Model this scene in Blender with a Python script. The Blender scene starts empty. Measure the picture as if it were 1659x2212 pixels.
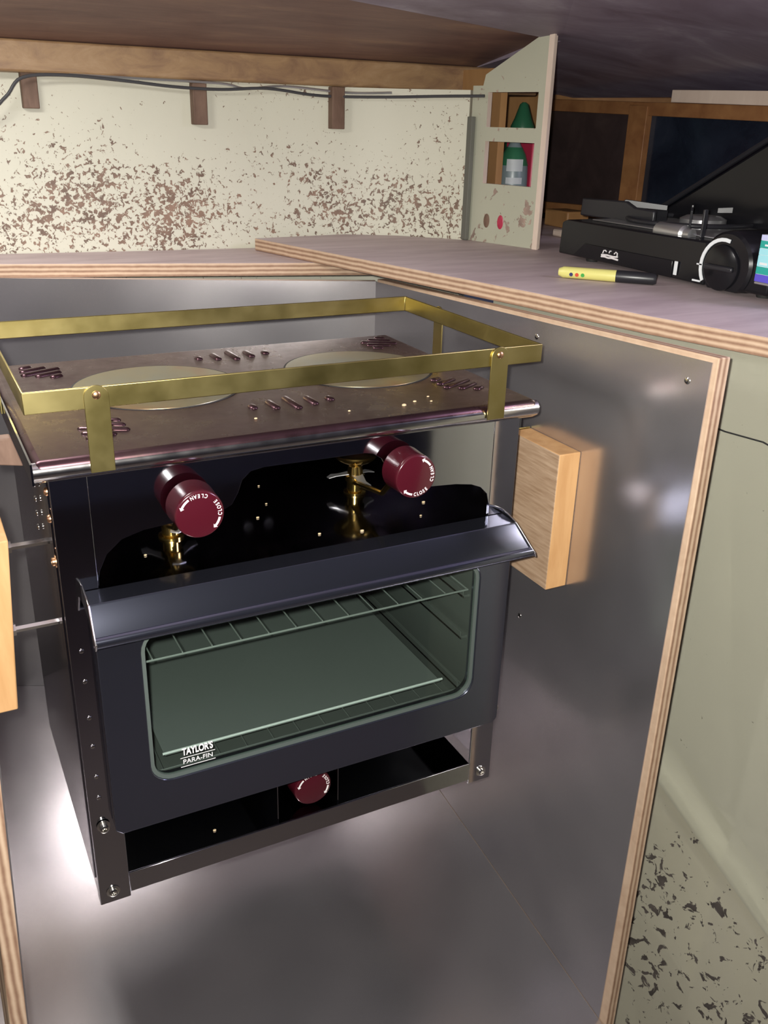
import bpy, bmesh, math, random
from mathutils import Vector, Matrix, Euler
random.seed(7)
S = bpy.context.scene
COL = S.collection
PI = math.pi
# ------------------------------------------------------------ camera, light, exposure
RIGHT = Vector((0.889932, -0.455343, 0.026145)); DOWN = Vector((-0.155739, -0.357258, -0.920930)); FWD = Vector((0.428679, 0.815494, -0.388850))
CAM = Vector((-0.29575, -0.70083, 0.24797))
cd = bpy.data.cameras.new('camera'); cam = bpy.data.objects.new('camera', cd); COL.objects.link(cam)
M3 = Matrix((RIGHT, -DOWN, -FWD)).transposed()
cam.matrix_world = Matrix.Translation(CAM) @ M3.to_4x4()
cd.sensor_fit = 'HORIZONTAL'; cd.sensor_width = 36.0; cd.lens = 1984.725/1659*36.0; cd.clip_start = 0.01
S.camera = cam
S.view_settings.view_transform = 'Standard'; S.view_settings.look = 'None'
S.view_settings.exposure = 0.0; S.view_settings.gamma = 1.0; S.view_settings.use_curve_mapping = False
W = bpy.data.worlds.new('world'); S.world = W; W.use_nodes = True
W.node_tree.nodes['Background'].inputs[0].default_value = (0.55, 0.6, 1.0, 1); W.node_tree.nodes['Background'].inputs[1].default_value = 0.06
def area(name, loc, target, size, power, color, sy=None, shape='RECTANGLE'):
    l = bpy.data.lights.new(name, 'AREA'); l.shape = shape; l.size = size; l.size_y = sy or size
    l.energy = power; l.color = color
    o = bpy.data.objects.new(name, l); COL.objects.link(o); o.location = loc
    d = Vector(target) - Vector(loc); o.rotation_euler = d.to_track_quat('-Z', 'Y').to_euler()
    return o
fl = CAM + RIGHT*(-0.016) - DOWN*0.012
area('phone_flash_light', fl, fl + FWD*0.9 - DOWN*0.02, 0.014, 14.0, (1.0, 0.975, 0.91), shape='DISK')
area('added_cool_light', (1.08, -0.60, 0.56), (0.35, .15, -0.1), 0.36, 11, (0.80, 0.74, 1.0), 0.30)  # unseen cool light at the right, added for the purple cast

area('added_glare_light', (-0.33, .26, .388), (-.33, .34, -.5), .22, 4.8, (1.0, .97, .93), .12)  # unseen light above the frame, added for the glare at lower left
# ------------------------------------------------------------ materials
MATS = {}
def newmat(name):
    m = bpy.data.materials.new(name); m.use_nodes = True; MATS[name] = m
    nt = m.node_tree; return m, nt, nt.nodes['Principled BSDF']
def simple(name, col, rough=.5, metal=0., **kw):
    m, nt, b = newmat(name)
    b.inputs['Base Color'].default_value = (*col, 1); b.inputs['Roughness'].default_value = rough; b.inputs['Metallic'].default_value = metal
    for k, v in kw.items(): b.inputs[k.replace('_', ' ')].default_value = v
    return m
def N(nt, t, **kw):
    n = nt.nodes.new(t)
    for k, v in kw.items(): setattr(n, k, v)
    return n
def coords(nt, scale=(1, 1, 1), rot=(0, 0, 0)):
    tc = N(nt, 'ShaderNodeTexCoord'); mp = N(nt, 'ShaderNodeMapping'); mp.inputs['Scale'].default_value = scale; mp.inputs['Rotation'].default_value = rot
    nt.links.new(tc.outputs['Object'], mp.inputs['Vector']); return mp.outputs['Vector']
def noise(nt, vec, scale, detail=3, rough=.55, dist=0):
    n = N(nt, 'ShaderNodeTexNoise'); n.inputs['Scale'].default_value = scale; n.inputs['Detail'].default_value = detail
    n.inputs['Roughness'].default_value = rough; n.inputs['Distortion'].default_value = dist; nt.links.new(vec, n.inputs['Vector']); return n.outputs['Fac']
def ramp(nt, fac, stops, interp='LINEAR'):
    r = N(nt, 'ShaderNodeValToRGB'); r.color_ramp.interpolation = interp
    e = r.color_ramp.elements
    while len(e) < len(stops): e.new(0.5)
    for i, (p, c) in enumerate(stops):
        e[i].position = p; e[i].color = (*c, 1) if len(c) == 3 else c
    nt.links.new(fac, r.inputs['Fac']); return r.outputs['Color']
def math_(nt, op, a, b=None, clamp=False):
    n = N(nt, 'ShaderNodeMath', operation=op); n.use_clamp = clamp
    for i, v in enumerate((a, b)):
        if v is None: continue
        if isinstance(v, (int, float)): n.inputs[i].default_value = v
        else: nt.links.new(v, n.inputs[i])
    return n.outputs[0]
def mixc(nt, fac, a, b):
    n = N(nt, 'ShaderNodeMix', data_type='RGBA')
    for s, v in ((n.inputs[0], fac), (n.inputs[6], a), (n.inputs[7], b)):
        if isinstance(v, (tuple, list)): s.default_value = (*v, 1)
        elif isinstance(v, (int, float)): s.default_value = v
        else: nt.links.new(v, s)
    return n.outputs[2]
def bump(nt, b, h, strength=.2, dist=.002):
    n = N(nt, 'ShaderNodeBump'); n.inputs['Strength'].default_value = strength; n.inputs['Distance'].default_value = dist
    nt.links.new(h, n.inputs['Height']); nt.links.new(n.outputs[0], b.inputs['Normal'])
def woodmat(name, c1, c2, scale, rough=.6, sc=12, spec=.3):
    m, nt, b = newmat(name); v = coords(nt, scale)
    f = noise(nt, v, sc, 4, .6, .3)
    nt.links.new(ramp(nt, f, [(.3, c1), (.7, c2)]), b.inputs['Base Color']); b.inputs['Roughness'].default_value = rough
    b.inputs['Specular IOR Level'].default_value = spec; bump(nt, b, f, .25, .001); return m
def plymat(name, vecdir, period=.0045):
    """edge-on plywood: alternating plies along vecdir"""
    m, nt, b = newmat(name); tc = N(nt, 'ShaderNodeTexCoord')
    d = N(nt, 'ShaderNodeVectorMath', operation='DOT_PRODUCT'); d.inputs[1].default_value = vecdir; nt.links.new(tc.outputs['Object'], d.inputs[0])
    nf = noise(nt, coords(nt, (1, 1, 1)), 30, 4)
    a = math_(nt, 'ADD', math_(nt, 'DIVIDE', d.outputs['Value'], period), math_(nt, 'MULTIPLY', nf, .35))
    w = math_(nt, 'SINE', math_(nt, 'MULTIPLY', a, 2*PI))
    w = math_(nt, 'ADD', math_(nt, 'MULTIPLY', w, .38), .5)
    w = math_(nt, 'ADD', math_(nt, 'MULTIPLY', w, .7), math_(nt, 'MULTIPLY', noise(nt, coords(nt, (1, 1, 1)), 90, 3), .3))
    nt.links.new(ramp(nt, w, [(.2, (.24, .135, .085)), (.5, (.42, .28, .185)), (.8, (.56, .41, .29))]), b.inputs['Base Color'])
    b.inputs['Roughness'].default_value = .7; return m
def metal(name, col, r0, r1, sc=40, bumpst=0.0, tint=None, stretch=(1, 1, 1)):
    m, nt, b = newmat(name); b.inputs['Metallic'].default_value = .89 if name == 'brushed_steel' else .5 if 'oven' in name else 1
    f = noise(nt, coords(nt, stretch), sc, 2 if name == 'brushed_steel' else 4, .5)
    mr = N(nt, 'ShaderNodeMapRange'); mr.inputs['To Min'].default_value = r0; mr.inputs['To Max'].default_value = r1; nt.links.new(f, mr.inputs[0]); nt.links.new(mr.outputs[0], b.inputs['Roughness'])
    if tint: nt.links.new(ramp(nt, f, [(.3, col), (.7, tint)]), b.inputs['Base Color'])
    else: b.inputs['Base Color'].default_value = (*col, 1)
    if bumpst: bump(nt, b, noise(nt, coords(nt), 4, 1), bumpst, .01)
    return m
STEEL = metal('brushed_steel', (.50, .48, .50), .19, .27, 5, .22, (.66, .63, .64))
CHROME = metal('polished_steel', (.50, .50, .54), .035, .10, 60, .03)
CHROMED = metal('dark_polished_steel', (.34, .34, .38), .05, .13, 40, .03)
LIP = metal('polished_lip', (.62, .60, .60), .12, .25, 60)
BRASS = metal('brass', (.33, .27, .095), .26, .46, 25, 0, (.42, .35, .15))
BRASSP = metal('polished_brass', (.80, .55, .16), .12, .25, 25)
COPPER = metal('copper_rivet', (.62, .36, .20), .25, .4, 25)
BOLT = metal('bolt_steel', (.7, .68, .64), .12, .25, 80)
def cooktopmat():
    m, nt, b = newmat('heat_tinted_steel'); v = coords(nt, (1, 1, 1))
    f = noise(nt, v, 7, 4, .6, .5); f2 = noise(nt, v, 60, 3)
    c = ramp(nt, f, [(.3, (.055, .024, .032)), (.55, (.095, .052, .06)), (.75, (.125, .085, .072))])
    nt.links.new(c, b.inputs['Base Color']); b.inputs['Metallic'].default_value = .9
    mr = N(nt, 'ShaderNodeMapRange'); mr.inputs['To Min'].default_value = .18; mr.inputs['To Max'].default_value = .42; nt.links.new(f2, mr.inputs[0]); nt.links.new(mr.outputs[0], b.inputs['Roughness'])
    return m
COOK = cooktopmat()
def discmat():
    m, nt, b = newmat('burner_plate_steel'); v = coords(nt, (1, 1, 1))
    f = noise(nt, v, 9, 3, .5, .4)
    nt.links.new(ramp(nt, f, [(.35, (.26, .27, .22)), (.52, (.30, .27, .17)), (.7, (.33, .17, .09))]), b.inputs['Base Color'])
    b.inputs['Metallic'].default_value = .85; b.inputs['Roughness'].default_value = .33; return m
DISC = discmat()
def wallmat(name, base, dens, zc, zw, dark, seed=0., bigscale=7., small=95., base2=None):
    """painted hull with flaked spots, thickest around height zc"""
    m, nt, b = newmat(name); tc = N(nt, 'ShaderNodeTexCoord'); sep = N(nt, 'ShaderNodeSeparateXYZ'); nt.links.new(tc.outputs['Object'], sep.inputs[0])
    mp = N(nt, 'ShaderNodeMapping'); mp.inputs['Location'].default_value = (seed, seed*.7, seed*1.3); nt.links.new(tc.outputs['Object'], mp.inputs['Vector']); v = mp.outputs['Vector']
    big = noise(nt, v, bigscale, 2, .5); sm = noise(nt, v, small, 3, .62, .6); sh = noise(nt, v, 3.5, 2)
    dz = math_(nt, 'ABSOLUTE', math_(nt, 'SUBTRACT', sep.outputs['Z'], zc))
    band = math_(nt, 'SUBTRACT', 1.0, math_(nt, 'DIVIDE', dz, zw), True)
    th = math_(nt, 'ADD', math_(nt, 'MULTIPLY', band, dens), math_(nt, 'MULTIPLY', math_(nt, 'SUBTRACT', big, .5), 1.1))
    k = math_(nt, 'ADD', sm, math_(nt, 'MULTIPLY', th, .33))
    msk = ramp(nt, k, [(.655, (0, 0, 0)), (.69, (1, 1, 1))])
    bc = ramp(nt, sh, [(.35, base), (.7, base2 or tuple(x*.93 for x in base))])
    dc = ramp(nt, noise(nt, v, 45, 2), [(.35, dark), (.7, tuple(x*1.9 for x in dark))])
    nt.links.new(mixc(nt, msk, bc, dc), b.inputs['Base Color']); b.inputs['Roughness'].default_value = .55
    bump(nt, b, math_(nt, 'ADD', math_(nt, 'MULTIPLY', msk, -.6), noise(nt, v, 25, 4)), .35, .002)
    return m
HULL_BACK = wallmat('hull_paint_back', (.575, .56, .455), .42, .115, .13, (.13, .08, .055), 0.3, 8, 150)
HULL_RIGHT = wallmat('hull_paint_right', (.64, .63, .50), -.28, -.3, 9.0, (.16, .15, .10), 3.1, 6)
HULL_LOW = wallmat('hull_paint_low', (.68, .655, .51), .26, -.62, .35, (.11, .095, .085), 5.2, 14, 70)
BULK = wallmat('bulkhead_paint', (.44, .44, .345), .12, .10, .1, (.22, .16, .13), 7.7, 6, 60)
def ceilmat(name, c1, c2, c3, scale, rough=.55):
    m, nt, b = newmat(name); v = coords(nt, scale)
    f = noise(nt, v, 5, 5, .65, .6)
    nt.links.new(ramp(nt, f, [(.3, c1), (.55, c2), (.75, c3)]), b.inputs['Base Color']); b.inputs['Roughness'].default_value = rough
    bump(nt, b, f, .2, .004); return m
CEIL_BROWN = ceilmat('deckhead_brown', (.14, .075, .065), (.21, .12, .095), (.30, .18, .12), (1, 5, 1))
CEIL_PURPLE = ceilmat('deckhead_grey', (.17, .125, .16), (.27, .225, .28), (.42, .38, .43), (1, 2, 1))
BEAM = ceilmat('beam_wood', (.19, .105, .06), (.31, .19, .095), (.38, .25, .14), (3, 3, 8))
BATTEN = woodmat('batten_wood', (.11, .065, .045), (.20, .125, .09), (1, 1, .3), .6, 60)
PLYTOP = woodmat('counter_plywood', (.47, .37, .38), (.64, .53, .53), (.8, 4, 1), .55, 9, .4)
PLYZ = plymat('ply_edge_z', (0, 0, 1), .006)
PLYX = plymat('ply_edge_x', (1, 0, 0), .006)
RAW = woodmat('raw_board', (.58, .46, .38), (.68, .56, .47), (1, 1, .3), .7, 30)
ORANGE = woodmat('varnished_ply', (.28, .14, .055), (.40, .22, .09), (1, 1, .4), .5, 14)
OAKE = woodmat('block_grain', (.33, .21, .125), (.52, .37, .25), (4, 4, 60), .6, 6)
OAKS = woodmat('block_side', (.50, .27, .11), (.62, .37, .17), (8, 8, 1.2), .5, 9)
TEAK = woodmat('locker_wood', (.20, .085, .035), (.31, .15, .06), (2, 2, 2), .45, 12)
DARKPANEL = ceilmat('locker_dark_panel', (.028, .02, .02), (.045, .03, .03), (.07, .05, .045), (2, 2, 2), .4)
NAVYPANEL = ceilmat('locker_navy_glass', (.008, .01, .018), (.015, .02, .033), (.025, .03, .045), (2, 2, 2), .15)
KNOB = simple('maroon_bakelite', (.058, .005, .011), .22, 0, Coat_Weight=.6, Coat_Roughness=.08)
WHITE = simple('white_print', (.85, .82, .82), .5)
BLACK = simple('black_gloss', (.008, .008, .010), .2, 0, Specular_IOR_Level=.35)
BLACKM = simple('black_enamel', (.018, .018, .022), .35)
RUBBER = simple('black_rubber', (.015, .015, .015), .7)
CABLE = simple('cable_sheath', (.05, .05, .055), .5)
DARKIN = simple('dark_interior', (.03, .03, .03), .6)
SILVER = simple('silver_paint', (.55, .55, .56), .3, .8)
OVEN = metal('oven_liner_steel', (.18, .19, .18), .28, .45, 20)
TRAYM = metal('oven_tray_steel', (.28, .295, .285), .35, .5, 10)
WIRE = simple('rack_wire', (.50, .52, .50), .4, .6)
GASKET = simple('window_gasket', (.09, .11, .10), .4)
BLUED = simple('door_blue_steel', (.17, .18, .24), .16, .95)
YEL = simple('pen_yellow', (.66, .62, .20), .35)
PEND = {k: simple('pen_' + k, c, .5) for k, c in dict(red=(.6, .07, .03), green=(.05, .35, .06), navy=(.03, .03, .12)).items()}
GREENB = simple('green_plastic', (.025, .12, .06), .3)
GREYB = simple('grey_plastic', (.16, .20, .21), .35)
REDB = simple('red_packet', (.42, .03, .07), .4)
LAB = {k: simple('label_' + k, c, .45) for k, c in dict(lilac=(.55, .58, .85), teal=(.02, .35, .30), aqua=(.35, .72, .80), blue=(.10, .08, .55), white=(.75, .78, .8)).items()}
CRUMB = simple('crumb', (.65, .5, .3), .7)
def glassmat():
    m, nt, b = newmat('oven_glass'); nt.nodes.remove(b)
    out = nt.nodes['Material Output']; tr = N(nt, 'ShaderNodeBsdfTransparent'); gl = N(nt, 'ShaderNodeBsdfGlossy'); mx = N(nt, 'ShaderNodeMixShader'); lw = N(nt, 'ShaderNodeLayerWeight')
    tr.inputs[0].default_value = (.86, .91, .885, 1); gl.inputs['Roughness'].default_value = .03; lw.inputs[0].default_value = .5
    fac = math_(nt, 'ADD', math_(nt, 'MULTIPLY', math_(nt, 'POWER', lw.outputs['Facing'], 4.0), .6), .03)
    nt.links.new(fac, mx.inputs[0]); nt.links.new(tr.outputs[0], mx.inputs[1]); nt.links.new(gl.outputs[0], mx.inputs[2]); nt.links.new(mx.outputs[0], out.inputs[0]); return m
GLASS = glassmat()

# ------------------------------------------------------------ helpers
def link(name, bm, mat, parent=None, bevel=0, smooth=True, seg=2, ang=35):
    me = bpy.data.meshes.new(name); bmesh.ops.recalc_face_normals(bm, faces=bm.faces); bm.to_mesh(me); bm.free()
    for m in (mat if isinstance(mat, (list, tuple)) else [mat]): me.materials.append(m)
    o = bpy.data.objects.new(name, me); COL.objects.link(o)
    if smooth:
        for p in me.polygons: p.use_smooth = True
        me.set_sharp_from_angle(angle=math.radians(ang))
    if bevel:
        b = o.modifiers.new('bevel', 'BEVEL'); b.width = bevel; b.segments = seg; b.limit_method = 'ANGLE'
    if parent: par(o, parent)
    return o
def chain(o):
    m = o.matrix_basis.copy()
    if o.parent: m = chain(o.parent) @ o.matrix_parent_inverse @ m
    return m
def par(o, parent):
    o.parent = parent; o.matrix_parent_inverse = chain(parent).inverted()
def tag(o, label=None, cat=None, group=None, kind=None):
    if label: o['label'] = label
    if cat: o['category'] = cat
    if group: o['group'] = group
    if kind: o['kind'] = kind
    return o
def empty(name, loc, label, cat, group=None):
    o = bpy.data.objects.new(name, None); COL.objects.link(o); o.location = loc; o.empty_display_size = .02
    return tag(o, label, cat, group)
def box(bm, a, b, mi=0, M=None):
    vs = []
    for x in (a[0], b[0]):
        for y in (a[1], b[1]):
            for z in (a[2], b[2]):
                p = Vector((x, y, z)); vs.append(bm.verts.new(M @ p if M else p))
    for f in ((0, 1, 3, 2), (4, 6, 7, 5), (0, 4, 5, 1), (2, 3, 7, 6), (0, 2, 6, 4), (1, 5, 7, 3)):
        fc = bm.faces.new([vs[i] for i in f]); fc.material_index = mi
    return vs
def prism(bm, pts, ext, mi=0):
    """pts: list of 3D points of a planar polygon; ext: extrusion vector"""
    e = Vector(ext); a = [bm.verts.new(Vector(p)) for p in pts]; b = [bm.verts.new(Vector(p) + e) for p in pts]
    n = len(pts); fs = [bm.faces.new(a[::-1]), bm.faces.new(b)]
    for i in range(n): fs.append(bm.faces.new((a[i], a[(i+1) % n], b[(i+1) % n], b[i])))
    for f in fs: f.material_index = mi
    return a + b
def frame3(d):
    d = Vector(d).normalized(); u = d.orthogonal().normalized(); return d, u, d.cross(u)
def lathe(bm, o, axis, prof, n=32, mi=0, up=None):
    """prof: (r, h) along axis from o"""
    d, u, v = frame3(axis)
    if up: u = Vector(up).normalized(); v = d.cross(u)
    o = Vector(o); rings = []
    for r, h in prof:
        if r < 1e-7: rings.append([bm.verts.new(o + d*h)])
        else: rings.append([bm.verts.new(o + d*h + (u*math.cos(2*PI*i/n) + v*math.sin(2*PI*i/n))*r) for i in range(n)])
    for a, b in zip(rings, rings[1:]):
        for i in range(n):
            j = (i+1) % n
            if len(a) == 1 and len(b) == 1: continue
            f = bm.faces.new((a[0], b[i], b[j])) if len(a) == 1 else bm.faces.new((a[i], b[0], a[j])) if len(b) == 1 else bm.faces.new((a[i], b[i], b[j], a[j]))
            f.material_index = mi
def tube(bm, pts, r, n=10, mi=0, close=False):
    pts = [Vector(p) for p in pts]; rings = []; m = len(pts); u = None
    for i, p in enumerate(pts):
        a = pts[i-1] if i or close else p; b = pts[(i+1) % m] if i < m-1 or close else p
        d = (b-a).normalized()
        if u is None: u = d.orthogonal().normalized()
        u = (u - d*u.dot(d)).normalized(); v = d.cross(u)
        rr = r[i] if isinstance(r, (list, tuple)) else r
        rings.append([bm.verts.new(p + (u*math.cos(2*PI*k/n) + v*math.sin(2*PI*k/n))*rr) for k in range(n)])
    for i in range(m if close else m-1):
        a, b = rings[i], rings[(i+1) % m]
        for k in range(n):
            f = bm.faces.new((a[k], a[(k+1) % n], b[(k+1) % n], b[k])); f.material_index = mi
    if not close:
        for rg in (rings[0][::-1], rings[-1]):
            f = bm.faces.new(rg); f.material_index = mi
def B(): return bmesh.new()
def bx(name, a, b, mat, parent=None, bevel=0.0008, **k):
    bm = B(); box(bm, a, b); return link(name, bm, mat, parent, bevel, **k)
def rrect(x0, x1, z0, z1, r, n=6):
    pts = []
    for cx, cz, a0 in ((x1-r, z1-r, 0), (x0+r, z1-r, 90), (x0+r, z0+r, 180), (x1-r, z0+r, 270)):
        for i in range(n+1):
            t = math.radians(a0 + 90*i/n); pts.append((cx + r*math.cos(t), cz + r*math.sin(t)))
    return pts
def ringplate(bm, outer, inner, y0, y1):
    """plate in the xz plane with a hole; outer and inner have equal counts, matched by angle"""
    A = [[bm.verts.new((x, y, z)) for x, z in L] for L in (outer, inner) for y in (y0, y1)]
    o0, o1, i0, i1 = A; n = len(o0)
    for i in range(n):
        j = (i+1) % n
        bm.faces.new((o0[i], o0[j], i0[j], i0[i])); bm.faces.new((o1[i], i1[i], i1[j], o1[j]))
        bm.faces.new((o0[i], o1[i], o1[j], o0[j])); bm.faces.new((i0[i], i0[j], i1[j], i1[i]))
def rivet(name, p, axis, r, mat, parent, h=None):
    bm = B(); h = h or r*.6; lathe(bm, p, axis, [(r, 0), (r, h*.35), (r*.75, h*.8), (0, h)], 16); return link(name, bm, mat, parent)
def bolt(name, p, axis, r, mat, parent, h=.004):
    """socket-head bolt on a washer"""
    bm = B(); lathe(bm, p, axis, [(r*1.5, 0), (r*1.5, .0008), (r, .0010), (r, h), (r*.85, h+.0004), (r*.5, h+.0004), (r*.45, h*.5), (0, h*.5)], 20); return link(name, bm, mat, parent)
def text_mesh(body, size, M, mat, name, parent, ext=.0002, sx=1., bold=0):
    c = bpy.data.curves.new(name, 'FONT'); c.body = body; c.size = size; c.align_x = 'CENTER'; c.align_y = 'CENTER'; c.extrude = ext; c.offset = bold
    t = bpy.data.objects.new(name + '_curve', c); COL.objects.link(t)
    bpy.context.view_layer.update()
    me = bpy.data.meshes.new_from_object(t.evaluated_get(bpy.context.evaluated_depsgraph_get()))
    bpy.data.objects.remove(t); me.transform(Matrix.Diagonal((sx, 1, 1, 1))); me.transform(M); return me
def join_meshes(name, mes, mat, parent):
    bm = B()
    for me in mes: bm.from_mesh(me)
    return link(name, bm, mat, parent, smooth=False)

# ------------------------------------------------------------ SETTING
def wallstrip(name, pts, z0, z1, off, mat):
    bm = B(); n = len(pts); q = []
    for i, p in enumerate(pts):
        d = Vector((*[pts[min(i+1, n-1)][k]-pts[max(i-1, 0)][k] for k in (0, 1)], 0)).normalized(); q.append((p[0]-d.y*off, p[1]+d.x*off))
    rows = [[bm.verts.new((x, y, z)) for x, y in L] for L in (pts, q) for z in (z0, z1)]
    a, b, c, d = rows
    for i in range(n-1):
        for r0, r1 in ((a, b), (d, c), (b, d), (c, a)): bm.faces.new((r0[i], r0[i+1], r1[i+1], r1[i]))
    for i in (0, n-1): bm.faces.new((a[i], b[i], d[i], c[i]))
    return tag(link(name, bm, mat), kind='structure')
wallstrip('wall_back', [(-1.25, .82), (-.6, .785), (-.163, .76), (.05, .742), (.212, .733), (.363, .722), (.44, .683), (.50, .625), (.518, .604)], -1.0, .299, .03, HULL_BACK)
tag(bx('trim_1', (-1.25, .714, .299), (.72, .80, .338), BEAM, None, .003), kind='structure')
# hull side on the right: smooth upper skin, rounded ledge, flaking lower skin
G0 = Vector((.10, 1.20, 0)); GD = Vector((.17, -.729, 0)).normalized(); GN = Vector((GD.y, -GD.x, 0))   # GN points towards the recess
if GN.x > 0: GN = -GN
def gpt(s, z, off=0): p = Vector((.41, -.129, 0)) + GD*s + GN*off; return (p.x, p.y, z)
def fold(s): return -.418 - (s + .045)*.68      # height of the ledge along the wall
bm = B(); SS = [-.36, -.3, -.2, -.05, .05, .15, .3, .6]
prof = [(0, 0, .066, 0), (0, 0, -.02, 0)]
rows = []
for s in SS:
    f = fold(s)
    rows.append([bm.verts.new(gpt(s, z, o)) for z, o in ((.0615, 0), (f+.03, 0), (f+.012, .0015), (f, .006), (f-.012, .012), (f-.02, .012), (f-.028, .010), (f-.045, .0105), (f-.20, .016), (-1.0, .035))])
for a, b in zip(rows, rows[1:]):
    for i in range(9):
        fc = bm.faces.new((a[i], a[i+1], b[i+1], b[i])); fc.material_index = 0 if i < 5 else 1
bmesh.ops.solidify(bm, geom=bm.faces[:], thickness=-.012)
tag(link('wall_right', bm, [HULL_RIGHT, HULL_LOW]), kind='structure')
# crack line on the upper hull
bm = B(); tube(bm, [gpt(-.12, -.012, .0006), gpt(-.04, -.021, .0006), gpt(.0, -.021, .0006), gpt(.02, -.026, .0006), gpt(.06, -.033, .0006)], .0009, 6)
tag(link('trim_2', bm, RUBBER), kind='structure')
# deckhead
def slab(name, pts, mat, t=.012):
    bm = B(); prism(bm, pts, (0, 0, t)); return tag(link(name, bm, mat, smooth=False), kind='structure')
def cz(y): return .335 + .17*(.74 - y)
def creasey(x): return .431 + (x-.325)*(.058/.228)
slab('ceiling', [(-1.25, .80, cz(.80)), (.80, .80, cz(.80)), (.80, .66, cz(.66)), (.60, .50, cz(.50)), (.325, .431, cz(.431)), (0, .35, cz(.35)), (-1.25, .05, cz(.05))], CEIL_BROWN)
bm = B()
V = [bm.verts.new(p) for p in [(-1.25, .05, .452), (.325, .431, .3875), (.60, .50, .376), (.60, .80, .34), (.60, .96, .33), (.95, .96, .318), (1.3, -.2, .325), (1.3, -.75, .72), (-1.25, -.75, .72), (.325, .1, .42), (-.5,.0,.47)]]
for f in ((1, 2, 6, 9), (2, 3, 4, 5), (2, 5, 6), (0, 1, 9, 10), (9, 6, 7, 8), (0, 10, 8), (10, 9, 8)): bm.faces.new([V[i] for i in f])
bmesh.ops.triangulate(bm, faces=bm.faces[:])
bmesh.ops.solidify(bm, geom=bm.faces[:], thickness=-.012)
tag(link('ceiling_cabin', bm, CEIL_PURPLE, smooth=False), kind='structure')
CABW = simple('cabin_paint', (.20, .21, .30), .7); CABF = simple('cabin_sole', (.16, .13, .12), .5)
tag(bx('ceiling_hatchway', (-1.25, -2.4, .82), (1.3, -.70, .84), CABW, None, 0), kind='structure')
tag(bx('wall_cabin', (-1.25, -2.42, -1.0), (1.3, -2.4, .84), CABW, None, 0), kind='structure')
tag(bx('wall_left', (-1.27, -2.42, -1.0), (-1.25, .84, .84), HULL_RIGHT, None, 0), kind='structure')
tag(bx('wall_cabin_right', (1.3, -2.42, -1.0), (1.32, 1.0, .84), CABW, None, 0), kind='structure')
tag(bx('floor', (-1.25, -2.42, -1.02), (1.3, 1.0, -1.0), CABF, None, 0), kind='structure')

# ------------------------------------------------------------ GALLEY RECESS
def floorz(y): return -.695 + .14*y
# back lining
BP0 = Vector((-.42, .7455, 0)); BP1 = Vector((.3005, .478, 0))
bn = Vector((BP1-BP0)); bn = Vector((-bn.y, bn.x, 0)).normalized()
t = empty('back_splash_panel', BP1*.5+BP0*.5 + Vector((0, 0, -.64)), 'tall brushed stainless sheet lining the back of the cooker recess, behind the brass rail', 'metal panel')
bm = B(); prism(bm, [(BP0.x, BP0.y, -.60), (BP1.x, BP1.y, -.63), (BP1.x, BP1.y, .0432), (BP0.x, BP0.y, .0432)], bn*.0012); link('steel_lining', bm, STEEL, t, smooth=False)
bm = B(); b0 = BP0+bn*.0014; b1 = BP1+bn*.0014; prism(bm, [(b0.x, b0.y, -.6), (b1.x, b1.y, -.63), (b1.x, b1.y, .0432), (b0.x, b0.y, .0432)], bn*.011); link('backing_board', bm, RAW, t, smooth=False)
# bottom
bm = B(); prism(bm, [(-.345, -.21, floorz(-.21)), (.2995, -.21, floorz(-.21)), (.2995, .475, floorz(.475)), (-.33, .712, floorz(.712))], (0, 0, -.0012))
t = tag(link('bottom_lining_panel', bm, STEEL, smooth=False), 'wide stainless sheet forming the bottom of the recess under the cooker', 'metal panel')
# right partition
t = empty('right_partition', (.308, .15, -.70), 'right-hand plywood partition faced with stainless sheet, raw ply edge towards the camera', 'partition')
pr = [(-.158, .0755), (.475, .047), (.475, -.64), (.40, -.70), (-.158, -.79)]
bm = B(); prism(bm, [(.3012, y, z) for y, z in pr], (.0135, 0, 0)); link('plywood_board', bm, PLYX, t, .0012)
# steel sheet stops a little short of the raw edge
bm = B(); prism(bm, [(.3, y, z) for y, z in [(-.1525, .0705), (.477, .0430), (.477, floorz(.477)), (-.147, floorz(-.147))]], (.0011, 0, 0)); link('steel_lining', bm, STEEL, t, smooth=False)
for y, z in ((.093, .043), (-.128, .049), (.077, -.289), (.3, -.1)): rivet('screw', (.2999, y, z), (-1, 0, 0), .0032, BOLT, t, .0012)
# left partition, leaning outward towards the bottom
def lx(z): return -.2785 + (z)*.042
t = empty('left_partition', (-.31, .2, -.70), 'left-hand plywood partition, its raw vertical edge at the lower left', 'partition')
bm = B(); prism(bm, [(lx(.04)-.0012, -.1, .04), (lx(-.78)-.0012, -.1, -.78), (lx(-.78)-.0145, -.1, -.78), (lx(.04)-.0145, -.1, .04)], (0, .78, 0)); link('plywood_board', bm, PLYX, t, .001)
bm = B(); prism(bm, [(lx(.04), -.097, .04), (lx(-.70), -.097, -.70), (lx(-.70)-.0011, -.097, -.70), (lx(.04)-.0011, -.097, .04)], (0, .775, 0)); link('steel_lining', bm, STEEL, t, smooth=False)

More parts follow.
